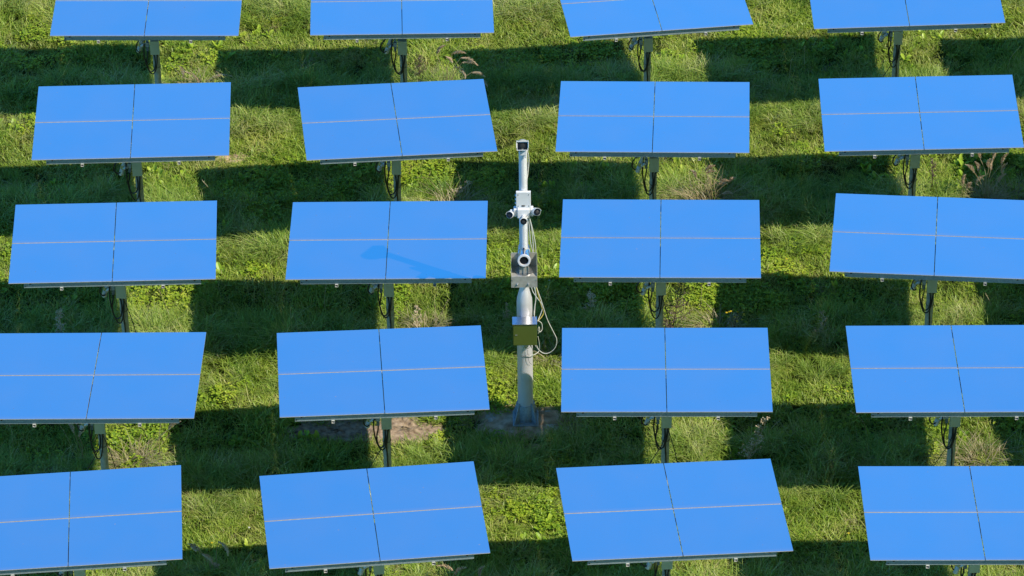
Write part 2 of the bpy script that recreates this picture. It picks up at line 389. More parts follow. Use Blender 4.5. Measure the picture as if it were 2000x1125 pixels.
HELI = [['11', -6.27, 56.267, -0.182, 88.383, -0.413, 1.01], ['12', -1.874, 56.196, 1.552, 89.508, -0.64, 0.984], ['13', 2.47, 56.226, 7.604, 89.823, -0.745, 0.993], ['14', 6.854, 56.394, 0.698, 88.57, 1.214, 1.026],
 ['21', -6.271, 52.554, 2.282, 89.419, -0.524, 1.007], ['22', -1.893, 52.535, 6.334, 88.48, -1.642, 0.979], ['23', 2.374, 52.548, -3.282, 90.23, 1.268, 0.99], ['24', 6.791, 52.598, -1.25, 90.093, 1.683, 1.016],
 ['31', -6.305, 49.132, 2.721, 90.297, -1.047, 1.009], ['32', -1.962, 49.119, -0.874, 89.789, 0.562, 0.98], ['33', 2.362, 49.1, -2.546, 89.726, 1.004, 0.986], ['34', 6.733, 49.105, -6.921, 90.61, 1.674, 1.021],
 ['41', -6.341, 45.676, -1.473, 90.519, 0.948, 1.008], ['42', -1.983, 45.729, 3.797, 90.02, -0.79, 0.98], ['43', 2.32, 45.706, -1.262, 90.452, 0.439, 0.986], ['44', 6.741, 45.676, -0.083, 90.202, -0.172, 1.012],
 ['51', -6.419, 42.311, 4.274, 90.799, 0.48, 1.013], ['52', -2.029, 42.352, 6.711, 90.24, -0.982, 0.985], ['53', 2.304, 42.412, 5.504, 90.32, -1.853, 0.992], ['54', 6.687, 42.279, 0.11, 91.425, -0.602, 1.021],
 ['15', 11.24, 56.35, 2.0, 90, 0, 1.0], ['25', 11.18, 52.60, -3.0, 90, 0, 1.0], ['35', 11.12, 49.10, 1.0, 90, 0, 1.0], ['45', 11.08, 45.70, 4.0, 90, 0, 1.0], ['55', 11.03, 42.32, -2.0, 90, 0, 1.0]]
# pixel offset of each post from its mirror's middle, in metres (posts stand a touch off-centre)
POSTDX = {'11': .06, '12': .0, '13': -.06, '14': -.05, '21': .03, '22': -.02, '23': .01, '24': -.04, '31': .06, '32': .0, '33': .01, '34': -.02,
          '41': .04, '42': .04, '43': .02, '44': .0, '51': .1, '52': .05, '53': -.08, '54': .0}
ROWN = {'1': 'back row at the top', '2': 'fourth row from the front', '3': 'middle row', '4': 'second row from the front', '5': 'front row'}
COLN = {'1': 'leftmost', '2': 'second from the left', '3': 'second from the right', '4': 'rightmost'}
LOOK = {'13': 'strongly turned mirrors, lower edge rising to the right', '32': 'faint shadow of the camera mast across its lower facets',
        '34': 'mirrors turned the other way, lower edge sloping down to the right', '41': 'mirrors cut by the left picture edge, sides leaning left downwards',
        '52': 'large mirrors turned with the lower edge rising right', '22': 'mirrors turned so the right side rises'}
def child(name, me, parent, mw=None):
    o = bpy.data.objects.new(name, me); COL.objects.link(o); o.parent = parent
    if mw is not None: o.matrix_local = mw
    return o

for hi, (key, x, y, psi, tilt, rho, sc) in enumerate(HELI):
    if key[1] == '5':
        lab = 'flat mirror heliostat standing past the right end of the %s' % ROWN[key[0]]
    else:
        lab = '%s heliostat of the %s' % (COLN[key[1]], ROWN[key[0]])
        if key in LOOK: lab += ', ' + LOOK[key]
        lab = ' '.join(lab.split()[:16])
    px = x + POSTDX.get(key, 0)
    root = thing('heliostat', lab, 'heliostat', (px, y, 0), 0, 'mirror heliostats standing in rows on the grass')
    yaw = Matrix.Rotation(R(random.uniform(-6, 6)) * 0.6, 4, 'Z')
    child('post', BM['post'], root)
    child('swivel_head', BM['head'], root)
    cb = child('control_box', BM['box'], root, yaw)
    for g in BM['glands']: child('cable_gland', g, cb)
    child('box_bracket', BM['bracket'], root, yaw)
    child('junction_box', BM['jbox'], root, yaw)
    ac = child('actuator', BM['actuator'], root, Matrix.Rotation(R(random.uniform(-14, 10)), 4, 'Z'))
    child('motor_housing', BM['motor'], ac); child('motor_clamp', BM['clamp'], ac)
    for k, c in enumerate(BM['cables']):
        if k == 3 and key in ('41', '33', '11', '51'): continue
        s = random.uniform(0.92, 1.12) if k < 3 else 1
        m = Matrix.Translation((0, 0, 1.35)) @ Matrix.Diagonal((s, 1, random.uniform(0.85, 1.12) if k < 2 else 1, 1)) @ Matrix.Translation((0, 0, -1.35))
        child('cable', c, root, m)
    child('cable_tie', BM['tie'], root)
    if key in ('41', '31', '33', '43'): child('ground_cable', BM['gc_r'], root)
    if key in ('41', '44', '42', '14', '43'): child('ground_cable', BM['gc_l'], root)
    ps, tt, rr = R(psi), R(tilt), R(rho)
    U = Vector((-math.sin(ps)*math.sin(tt), math.cos(ps)*math.sin(tt), math.cos(tt)))
    R0 = Vector((math.cos(ps), math.sin(ps), 0)); Rv = R0*math.cos(rr) + math.sin(rr)*R0.cross(U)
    Nv = Rv.cross(U)
    mw = Matrix(((Rv.x*sc, U.x*sc, Nv.x, x-px), (Rv.y*sc, U.y*sc, Nv.y, 0), (Rv.z*sc, U.z*sc, Nv.z, ZM), (0, 0, 0, 1)))
    for f in PM['facets']:
        cant = Matrix.Translation((0, 0, random.uniform(-.001, .001)))
        child('mirror_facet', f, root, mw @ cant)
    fb = child('front_beam', PM['beam'], root, mw)
    if key[1] != '5':
        for bm_ in PM['boltpos']: child('bolt', PM['bolt'], fb, bm_)
    child('rear_beam', PM['rear'], root, mw)
    for r_ in PM['rails']: child('support_rail', r_, root, mw)
    child('torque_tube', PM['torque'], root, mw)
    child('joint_strip', PM['strip'], root, mw)

# ------------------------------------------------------------------ camera mast
MX, MY = 0.201, 47.50
mast = thing('camera_mast', 'tall silver camera mast with olive cabinet standing between the mirror columns', 'mast', (MX, MY, -0.07))
mast.rotation_euler = (0, R(-0.22), 0)
ZT = [(835, 0), (737.8, 1), (638.7, 2), (537.6, 3), (434.4, 4), (329.1, 5), (221.6, 6)]
def zz(py):
    for (a, za), (b_, zb) in zip(ZT, ZT[1:]):
        if py >= b_: return za + (a - py) / (a - b_) * (zb - za)
    return 6
b = MB(); b.lathe([(0.122, 0.07), (0.122, 2.43), (0.117, 2.50), (0.078, 2.67), (0.070, 2.71), (0.068, 2.90)], 40)
pole = b.obj('pole', M['mastpole'], mast, smooth=35)
b = MB(); b.box(-0.205, 0.205, -0.205, 0.205, 0.095, 0.130); pl = b.obj('base_plate', M['mastbase'], mast, bevel=0.03)
b = MB(); b.lathe([(0.142, 0.131), (0.142, 0.43), (0.138, 0.44)], 36); cl = b.obj('collar', M['mastbase'], mast, smooth=35)
for sx in (-1, 1):
    for sy in (-1, 1):
        a = math.atan2(sy, sx); c = Matrix.Rotation(a, 4, 'Z')
        b = MB(); t = 0.008
        vs = [c @ Vector(p) for p in ((.13, -t, .036), (.255, -t, .036), (.255, -t, .06), (.15, -t, .40), (.13, -t, .40), (.13, t, .036), (.255, t, .036), (.255, t, .06), (.15, t, .40), (.13, t, .40))]
        b.add(vs, [(0,1,2,3,4), (9,8,7,6,5), (0,5,6,1), (1,6,7,2), (2,7,8,3), (3,8,9,4)])
        b.v = [(p[0], p[1], p[2]+0.08+(.015 if p[2] < .05 else 0)) for p in b.v]; b.obj('gusset', M['mastbase'], mast)
        b = MB(); b.lathe([(0.016, 0.036), (0.016, 0.054), (0.008, 0.056), (0.008, 0.085)], 6, 0, Matrix.Translation((.165*sx, .115*sy - .045*(1 if sy < 0 else -1), 0)))
        b.v = [(p[0], p[1], p[2]+0.095) for p in b.v]; b.obj('bolt', M['bolt'], pl)
b = MB()
for a in range(0, 360, 60): b.lathe([(0.011, 0), (0.011, 0.012)], 8, 0, Matrix.Rotation(R(a+15), 4, 'Z') @ Matrix.Translation((.142, 0, .39)) @ Matrix.Rotation(R(90), 4, 'Y'))
b.obj('collar_bolts', M['bolt'], cl)
# upper tube
b = MB(); b.lathe([(0.066, 2.88), (0.066, 4.2), (0.064, 4.22), (0.064, 5.30), (0.060, 5.32)], 32); b.obj('upper_tube', M['whitepole'], mast, smooth=35)
# cabinet
cab = MB().box(-0.186, 0.186, -0.300, -0.118, 1.80, 2.20).obj('cabinet', M['olive'], mast, bevel=0.006)
MB().box(-0.178, 0.178, -0.306, -0.301, 1.81, 2.19).obj('door', M['olive'], cab, bevel=0.002)
b = MB(); b.box(-0.192, 0.192, -0.315, -0.112, 2.202, 2.222); b.obj('roof', M['steel'], cab, bevel=0.002)
b = MB(); b.box(-0.150, -0.115, -0.315, -0.307, 2.005, 2.018); b.obj('latch', M['bolt'], cab)
# bracket tray
yb0, yf = -0.075, -0.355
tray = MB().box(-0.195, 0.195, yf+.006, yb0, 3.165, 3.173).box(-0.195, 0.195, yf, yf+0.005, 2.965, 3.173).obj('bracket_tray', M['steelplate'], mast)
MB().box(-0.195, -0.07, yb0+.002, yb0+0.008, 3.16, 3.42).box(0.07, 0.195, yb0+.002, yb0+0.008, 3.16, 3.42).box(-0.07, 0.07, yb0+.002, yb0+.008, 3.16, 3.25).obj('back_plate', M['steelplate'], mast)
for sx in (-1, 1):
    b = MB(); x0 = 0.196*sx; x1 = x0 + .005*sx; xa, xb = min(x0, x1), max(x0, x1)
    vs = [(x, y, z) for x in (xa, xb) for y, z in ((yb0, 2.965), (yf, 2.965), (yf, 3.20), (yb0, 3.42))]
    b.add(vs, [(0,1,2,3), (7,6,5,4), (0,4,5,1), (1,5,6,2), (2,6,7,3), (3,7,4,0)]); b.obj('side_plate', M['steelplate'], mast)
    MB().box(0.185*sx-.011, .185*sx+.011, yf-.006, yf-.001, 3.10, 3.12).obj('screw', M['bolt'], tray)
    b = MB(); b.lathe([(0.017, 0), (0.017, 0.012), (0.009, .013), (.009, .022)], 8, 0, Matrix.Translation((0.085*sx - .02, yf-.001, 3.03)) @ Matrix.Rotation(R(90), 4, 'X'))
    b.obj('bolt', M['bolt'], tray)
b = MB(); b.lathe([(0.14, 3.174), (0.14, 3.186)], 32, 0, Matrix.Translation((0, -.215, 0)) @ Matrix.Diagonal((1, .92, 1, 1)))
b.obj('turntable', M['steel'], mast, smooth=30)
for sx in (-1, 1):
    MB().box(.068*sx-.004, .068*sx+.004, -.30, -.15, 3.187, 3.36).obj('yoke_arm', M['steelplate'], mast)
MB().box(-.06, .06, -.285, -.275, 3.187, 3.30).box(-.012, .012, -.30, -.287, 3.187, 3.33).obj('yoke_plate', M['steelplate'], mast)
# aimed instrument tube: cylinder pointing up at the tower
tb = Matrix.Translation((0.0, -0.30, 3.44)) @ Matrix.Rotation(R(90-12), 4, 'X')       # local +z towards the tower, 12 deg up
b = MB(); b.lathe([(0.088, -0.50), (0.092, -0.49), (0.092, -0.02), (0.088, -0.012)], 40, 0, tb); tube = b.obj('instrument_tube', M['steel'], mast, smooth=35)
b = MB(); b.lathe([(0.068, -0.03), (0.068, 0.012), (0.072, 0.018), (0.096, 0.018), (0.101, 0.012), (0.101, -0.015), (0.093, -0.02)], 40, 0, tb)
b.f = [f for f in b.f if len(f) == 4]; b.mi = b.mi[:len(b.f)]
b.obj('front_ring', M['mastpole'], tube, smooth=40)
b = MB(); b.lathe([(0.0675, -0.012), (0.0675, -0.008)], 32, 0, tb); b.obj('aperture', M['lens'], tube)
b = MB(); b.box(-.006, .006, .094, .104, -.20, -.02, 0, tb); b.box(-.012, .012, .10, .115, -.24, -.205, 0, tb); b.obj('sight_rail', M['black'], tube)
b = MB(); b.lathe([(0.097, -0.33), (0.097, -0.31)], 36, 0, tb); b.obj('clamp_ring', M['whitepole'], tube, smooth=40)
# sensor cluster
box = MB().box(-0.112, 0.112, -0.115, -0.068, 4.30, 4.585).obj('junction_cabinet', M['white'], mast, bevel=0.006)
b = MB()
for sx in (-1, 1):
    for z in (4.33, 4.54): b.lathe([(.008, 0), (.008, .004)], 8, 0, Matrix.Translation((.08*sx, -.116, z)) @ Matrix.Rotation(R(90), 4, 'X'))
b.obj('cover_screws', M['galv_dark'], box)
b = MB(); b.box(-.028, .010, -.122, -.1175, 4.325, 4.345); b.box(.016, .024, -.122, -.1175, 4.325, 4.345); b.obj('socket', M['black'], box)
b = MB(); b.box(-.128, -.113, -.10, -.07, 4.36, 4.375); b.box(-.128, -.113, -.10, -.07, 4.43, 4.445); b.box(-.128, -.113, -.10, -.07, 4.50, 4.515); b.obj('hinge', M['whitepole'], box)
hub = MB().box(-0.095, 0.095, -0.165, -0.067, 4.13, 4.298).box(-.15, -.098, -.13, -.03, 4.14, 4.28).box(.098, .15, -.13, -.03, 4.14, 4.28).obj('camera_hub', M['white'], mast, bevel=0.012)
def bullet(cx, cy, cz, yaw, pitch, r=0.052, L=0.19, arm=None):
    m = Matrix.Translation((cx, cy, cz)) @ Matrix.Rotation(R(yaw), 4, 'Z') @ Matrix.Rotation(R(90 - pitch), 4, 'X')
    b = MB(); b.lathe([(r*0.7, -L), (r*0.95, -L+0.02), (r, -L+.04), (r, -0.002)], 28, 0, m); body = b.obj('bullet_camera', M['white'], mast, smooth=40)
    n = 14; vs = []; 
    for k in range(n+1):
        a = math.pi*(k/n)*0.9 + math.pi*0.05
        for rr_ in (r*1.07, r*1.13):
            for z in (-L*0.75, 0.035 + 0.012*math.sin(a)):
                vs.append(m @ Vector((rr_*math.cos(a), rr_*math.sin(a), z)))
    fs = []
    for k in range(n):
        o = 4*k; q = o+4
        fs += [(o, o+1, q+1, q), (o+2, q+2, q+3, o+3), (o+1, o+3, q+3, q+1), (o, q, q+2, o+2)]
    b = MB(); b.add(vs, fs); b.obj('visor', M['white'], body, smooth=40)
    b = MB(); b.lathe([(r*0.93, 0.0), (r*0.93, 0.004)], 28, 0, m); b.obj('front_glass', M['lens'], body)
    b = MB(); b.lathe([(r*0.45, 0.0045), (r*0.45, 0.010), (r*.35, .012)], 20, 0, m); b.obj('lens', M['black'], body)
    if arm:
        b = MB(); b.tube(arm, 0.026, 12); b.obj('camera_arm', M['white'], body, smooth=40)
bullet(-.212, -.20, 4.225, -10, 30, arm=[(-.14, -.08, 4.21), (-.20, -.08, 4.215)])
bullet(.205, -.20, 4.275, 14, 32, 0.056, arm=[(.14, -.08, 4.22), (.20, -.08, 4.235)])
bullet(.0, -.29, 4.165, 0, 28, arm=[(0, -.16, 4.18), (0, -.20, 4.18)])
# top camera housing
tm = Matrix.Translation((-0.005, -0.20, 5.50)) @ Matrix.Rotation(R(90 - 33), 4, 'X')
b = MB(); b.box(-.080, .080, -.066, .055, -.40, 0, 0, tm); hs = b.obj('camera_housing', M['white'], mast, bevel=0.012)
b = MB(); b.box(-.094, .094, .062, .070, -.40, .05, 0, tm); b.box(-.094, -.087, -.03, .0615, -.38, .045, 0, tm); b.box(.087, .094, -.03, .0615, -.38, .045, 0, tm); b.obj('sun_shield', M['white'], hs, bevel=0.003)
b = MB(); b.lathe([(.055, -.30), (.07, -.28), (.07, -.10), (.05, -.08)], 20, 0, tm @ Matrix.Translation((0, .058, 0)) @ Matrix.Diagonal((1, .5, 1, 1))); b.obj('shield_dome', M['greybox'], hs, smooth=40)
b = MB(); b.box(-.075, .075, -.060, .050, .001, .006, 0, tm); b.obj('front_glass', M['lens'], hs)
b = MB()
b.box(-.086, .086, .050, .058, -.001, .010, 0, tm); b.box(-.086, .086, -.070, -.062, -.001, .010, 0, tm); b.box(-.086, -.077, -.062, .050, -.001, .010, 0, tm); b.box(.077, .086, -.062, .050, -.001, .010, 0, tm)
b.obj('front_frame', M['whitepole'], hs)
b = MB(); b.lathe([(.036, .007), (.036, .011), (.026, .012)], 24, 0, tm); b.obj('lens', M['black'], hs, smooth=30)
b = MB(); b.box(-.014, .014, -.054, -.050, .0065, .0075, 0, tm); b.obj('name_plate', M['white'], hs)
b = MB(); b.box(-.055, .055, -.16, -.062, 5.29, 5.43); b.box(-.045, .05, -.11, .02, 5.32, 5.44); b.box(-.015, .055, -.120, -.066, 5.22, 5.289); b.obj('camera_bracket', M['white'], mast, bevel=0.008)
b = MB(); b.tube([(-.058, -.13, 5.36), (-.072, -.13, 5.36)], .014, 10); b.tube([(-.03, -.165, 5.37), (-.03, -.172, 5.37)], .012, 10); b.obj('bracket_screws', M['galv_dark'], mast)
# cables of the mast (x from the pole's axis, height) in front of / beside it
def mcable(pts, mat='wcable', r=0.0058, y=0.0):
    P = []
    for q in pts:
        px, py = q[0], q[1]; yo = q[2] if len(q) > 2 else y
        zc = zz(py - yo * -74 * 0 + yo * 74.0)        # height of the point at depth yo from the mast
        P.append(((px - 1026) / 124 + zc * 0.0058, yo, zc))
    b = MB(); b.tube(spline(P, 7), r, 8); b.obj('cable', M[mat], mast, smooth=60)
mcable([(1029, 297, .0), (1032, 305, .0), (1033.5, 320, .02), (1031.5, 345, .0), (1029.5, 358, -.02)])
mcable([(1031, 425, -.03), (1034, 450, -.05), (1036, 478, -.05), (1040, 500, -.03), (1040, 545, -.0)])
mcable([(1032, 425, .0), (1038, 450, .0), (1041, 480, .0), (1042, 505, .0), (1041, 560, .0)])
mcable([(1033, 425, .0), (1041, 458, .0), (1046, 490, .0), (1046, 530, .02), (1046, 560, .02), (1057, 595, .0), (1068, 630, .0), (1080, 655, .0), (1086.5, 670, .0), (1084, 685, .0), (1074, 695, .0), (1062, 697, .0), (1052, 690, .0), (1047, 680, .0), (1044, 670, -.1)])
mcable([(1037, 560, .0), (1040, 575, .0), (1050, 590, .0), (1057, 600, .0), (1058, 612, .0), (1052, 628, -.05), (1049, 634, -.18)])
mcable([(1044, 555, .0), (1050, 580, .0), (1057, 605, .0), (1061, 617, .0), (1057, 626, -.05), (1049, 634, -.18)], 'ycable', 0.006)
mcable([(1041, 560, .0), (1045, 575, .0), (1046, 590, .0), (1043, 610, .0), (1042, 622, -.05)])
mcable([(1043, 560, .0), (1046.5, 585, .0), (1044.5, 605, .0), (1043, 625, -.08)])
mcable([(1049, 632, -.18), (1057, 638, -.15), (1058, 650, -.15), (1053, 655, -.18), (1050, 650, -.2), (1052, 645, -.2), (1053, 652, -.2), (1050, 658, -.2)])
mcable([(1050, 664, -.18), (1053, 680, -.1), (1052, 692, -.05), (1045, 698, -.13), (1035, 701, -.14), (1028, 701, -.145)])
mcable([(1040, 674, -.13), (1043, 680, -.1), (1044, 678, -.1), (1041, 676, -.12), (1046, 683, -.08), (1051, 690, -.04)])
mcable([(1012, 672, -.14), (1016, 676, -.14), (1020, 672, -.14)], 'black', 0.004)
mcable([(1037, 674, -.13), (1035, 684, -.14), (1028, 687, -.145), (1024, 683, -.145)], 'black', 0.0025)
mcable([(1030, 690, -.145), (1031, 705, -.145), (1034, 715, -.14), (1038, 718, -.11)], 'black', 0.0025)
mcable([(1018, 705, -.135), (1024, 702, -.14), (1034, 700, -.14)], 'black', 0.003)
MB().box(-.17, -.14, -.20, -.15, 1.765, 1.799).obj('cable_gland', M['black'], cab)

# ------------------------------------------------------------------ ground
S = 3000; b = MB(); n = 60
gx = sorted(set([-S, -800, -200, -60, -25] + list(np.linspace(-14, 14, 57)) + [25, 60, 200, 800, S]))
gy = sorted(set([-S, -800, -200, 0, 30] + list(np.linspace(38, 66, 57)) + [75, 120, 260, 800, S]))
def vnoise(x, y, s, seed=0):
    """smooth value noise 0..1 on arrays"""
    x = np.asarray(x, float)*s + seed*17.3; y = np.asarray(y, float)*s + seed*9.1
    xi = np.floor(x); yi = np.floor(y); fx = x-xi; fy = y-yi
    fx = fx*fx*(3-2*fx); fy = fy*fy*(3-2*fy)
    def h(a, c): 
        v = np.sin(a*127.1 + c*311.7 + seed*74.7)*43758.5453
        return v-np.floor(v)
    return (h(xi, yi)*(1-fx)+h(xi+1, yi)*fx)*(1-fy)+(h(xi, yi+1)*(1-fx)+h(xi+1, yi+1)*fx)*fy
def gz(x, y):
    f = np.clip((13.9-np.abs(np.asarray(x, float)))/2, 0, 1)*np.clip((65.9-np.asarray(y, float))/2, 0, 1)*np.clip((np.asarray(y, float)-38.1)/2, 0, 1)
    flat = np.clip(np.hypot((np.asarray(x)-0.15), (np.asarray(y)-47.4))/0.9 - 0.7, 0, 1)
    return (vnoise(x, y, 0.8, 3)-0.5)*0.10*f*flat
for yv in gy:
    for xv in gx: b.v.append((xv, yv, float(gz(xv, yv)))); b.tip.append(1); b.var.append(.5)
nx = len(gx)
for j in range(len(gy)-1):
    for i in range(nx-1): b.f.append((j*nx+i, j*nx+i+1, (j+1)*nx+i+1, (j+1)*nx+i)); b.mi.append(0)
tag(b.obj('ground', M['ground'], smooth=180), 'meadow ground under the grass', kind='structure')

BARE = [(0.13, 47.45, .70, .42), (-1.72, 47.30, .52, .34), (-2.80, 47.22, .78, .27), (0.06, 46.72, .45, .13), (-4.85, 54.85, .22, .11), (-3.5, 47.15, .35, .10)]
def bare_factor(x, y):
    f = np.ones_like(x)
    for (cx, cy, rx, ry) in BARE:
        d = np.sqrt(((x-cx)/rx)**2 + ((y-cy)/ry)**2) + (vnoise(x, y, 7, 5)-.5)*0.5
        f = np.minimum(f, np.clip((d-0.9)/0.35, 0, 1))
    return f
def soil_patch(cx, cy, rx, ry, label, seed):
    b = MB(); nr, na = 16, 56; b.add([(cx, cy, 0.03)], [])
    vs = []
    for i in range(1, nr+1):
        for k in range(na):
            a = 2*math.pi*k/na; t = i/nr*(1.22 + .22*math.sin(a*3+seed) + .12*math.sin(a*7+seed*2))
            x = cx+rx*t*math.cos(a); y = cy+ry*t*math.sin(a)
            z = float(gz(x, y)) + 0.012 + 0.035*float(vnoise(x, y, 14, seed)) * (1-i/nr)**.3 - (0.03 if i == nr else 0)
            z += 0.018*float(vnoise(x, y, 34, seed+3))
            vs.append((x, y, z))
    b.add(vs, [(i*na+k, i*na+(k+1) % na, (i+1)*na+(k+1) % na, (i+1)*na+k) for i in range(nr-1) for k in range(na)])
    for k in range(na): b.f.append((0, 1+k, 1+(k+1) % na)); b.mi.append(0)
    tag(b.obj('bare_soil', M['pad_soil' if seed in (1, 4, 5) else 'soil'], smooth=180), label, kind='structure')
for s_, (bb, lab) in enumerate(zip(BARE, ['bare soil around the mast foot', 'bare brown soil right of the post', 'dark bare soil left of the post', 'thin bare strip in front of the mast', 'dry pinkish scrape in the grass', 'narrow bare strip at left'])):
    soil_patch(*bb, lab, s_+1)
# lumps of concrete showing through the soil beside the mast foot
for (x, y, rx, ry, nm) in ((-0.36, 47.55, .10, .17, 'broken pale concrete lump left of the mast foot'), (0.62, 47.30, .13, .10, 'broken pale concrete lump right of the mast foot'), (0.52, 47.66, .12, .07, 'grey stone slab just behind and right of the mast foot')):
    b = MB(); n = 13
    ring = [(rx*math.cos(2*math.pi*k/n)*random.uniform(.75, 1.1), ry*math.sin(2*math.pi*k/n)*random.uniform(.75, 1.1)) for k in range(n)]
    vs = [(px_, py_, -.03) for px_, py_ in ring] + [(px_*.93, py_*.93, .012+random.uniform(-.010, .006)) for px_, py_ in ring] + [(px_*.45, py_*.45, .018+random.uniform(-.010, .010)) for px_, py_ in ring]
    b.add(vs, [(k, (k+1) % n, n+(k+1) % n, n+k) for k in range(n)] + [(n+k, n+(k+1) % n, 2*n+(k+1) % n, 2*n+k) for k in range(n)] + [tuple(2*n+k for k in range(n))])
    o = b.obj('concrete_lump', M['concrete']); o.location = (x, y, .02); tag(o, nm, 'concrete lump')

# ------------------------------------------------------------------ grass and ground cover (instanced clumps)
def blade(b, base, ang, lean, h, wdt, seg=3, droop=0.6, var=0.5, twist=0.0):
    d = Vector((math.cos(ang), math.sin(ang), 0)); s = Vector((-math.sin(ang+twist), math.cos(ang+twist), 0))
    vs = []; tip = []
    for i in range(seg):
        t = i/seg
        p = Vector(base) + d*(lean*h*(t**(1+droop))) + Vector((0, 0, h*(t - droop*0.45*t*t*min(1, lean))))
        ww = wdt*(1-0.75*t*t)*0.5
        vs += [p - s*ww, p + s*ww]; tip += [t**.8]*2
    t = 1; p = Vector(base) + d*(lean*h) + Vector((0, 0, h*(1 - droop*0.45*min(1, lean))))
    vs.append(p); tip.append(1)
    fs = [(2*i, 2*i+1, 2*i+3, 2*i+2) for i in range(seg-1)] + [(2*seg-2, 2*seg-1, 2*seg)]
    b.add(vs, fs, 0, tip, var)

def leaf(b, base, ang, L, wdt, elev, var=0.5, curl=0.5):
    """oval leaf on its own short stalk"""
    d = Vector((math.cos(ang)*math.cos(elev), math.sin(ang)*math.cos(elev), math.sin(elev))); s = Vector((-math.sin(ang), math.cos(ang), 0))
    up = s.cross(d)*-1
    prof = [(0, .12), (.25, .8), (.55, 1.0), (.82, .7), (1, .05)]
    vs = []; tip = []
    for t, ww in prof:
        c = Vector(base) + d*(L*t) - Vector((0, 0, 1))*(curl*L*t*t*0.5)
        vs += [c - s*wdt*.5*ww + Vector((0, 0, .12*wdt*ww)), c - Vector((0, 0, .05*wdt)), c + s*wdt*.5*ww + Vector((0, 0, .12*wdt*ww))]; tip += [.5+.5*t]*3
    fs = []
    for i in range(len(prof)-1):
        o = 3*i; fs += [(o, o+1, o+4, o+3), (o+1, o+2, o+5, o+4)]
    b.add(vs, fs, 0, tip, var)

def clump_short(seed, n=62, rad=.17, hmin=.04, hmax=.17):
    r = random.Random(seed); b = MB()
    for _ in range(n):
        a = r.uniform(0, 2*math.pi); q = rad*math.sqrt(r.random())
        blade(b, (q*math.cos(a), q*math.sin(a), -.01), r.uniform(0, 2*math.pi), r.uniform(.3, 1.5), r.uniform(hmin, hmax), r.uniform(.009, .016), 3, .6, r.random(), r.uniform(-.6, .6))
    return b
def clump_tall(seed, n=50, rad=.15, hmin=.20, hmax=.56):
    r = random.Random(seed); b = MB(); main = r.uniform(0, 2*math.pi)
    for _ in range(n):
        a = r.uniform(0, 2*math.pi); q = rad*math.sqrt(r.random())
        blade(b, (q*math.cos(a), q*math.sin(a), -.01), main + r.gauss(0, 1.1), r.uniform(.3, 1.4), r.uniform(hmin, hmax), r.uniform(.009, .016), 4, .9, r.random(), r.uniform(-.5, .5))
    return b
def clump_clover(seed, n=46, rad=.17):
    r = random.Random(seed); b = MB()
    for _ in range(n):
        a = r.uniform(0, 2*math.pi); q = rad*math.sqrt(r.random()); h = r.uniform(.03, .12); an = r.uniform(0, 6.28)
        for k in range(r.choice((1, 2, 3))):
            leaf(b, (q*math.cos(a), q*math.sin(a), h), an+2.1*k, r.uniform(.022, .045), r.uniform(.02, .035), r.uniform(-.1, .8), r.random())
    for _ in range(14):
        a = r.uniform(0, 2*math.pi); q = rad*math.sqrt(r.random())
        blade(b, (q*math.cos(a), q*math.sin(a), -.01), r.uniform(0, 6.28), r.uniform(.2, 1), r.uniform(.06, .16), .008, 2, .6, r.random())
    return b
def clump_broad(seed):
    r = random.Random(seed); b = MB()
    for _ in range(r.randint(7, 12)):
        L = r.uniform(.10, .24)
        leaf(b, (r.uniform(-.03, .03), r.uniform(-.03, .03), .01), r.uniform(0, 6.28), L, L*r.uniform(.24, .38), r.uniform(.45, 1.25), r.random(), r.uniform(.3, .9))
    return b
def clump_straw(seed, n=26, rad=.14):
    r = random.Random(seed); b = MB()
    for _ in range(n):
        a = r.uniform(0, 2*math.pi); q = rad*math.sqrt(r.random())
        blade(b, (q*math.cos(a), q*math.sin(a), .0), r.uniform(0, 6.28), r.uniform(.7, 2.2), r.uniform(.07, .20), r.uniform(.004, .008), 3, .8, r.random(), r.uniform(-.5, .5))
    return b

GRP = {}
def register(kind, builders, mat):
    c = bpy.data.collections.new(kind + '_clumps')
    for k, b in enumerate(builders):
        o = bpy.data.objects.new('%s_clump' % kind, b.mesh(kind, mat)); c.objects.link(o)
    GRP[kind] = (c, len(builders))
register('short', [clump_short(i) for i in range(7)], M['grass'])
register('tall', [clump_tall(20+i) for i in range(8)], M['tall'])
register('clover', [clump_clover(40+i) for i in range(6)], M['clover'])
register('broad', [clump_broad(60+i) for i in range(7)], M['broad'])
register('straw', [clump_straw(80+i) for i in range(5)], M['straw'])

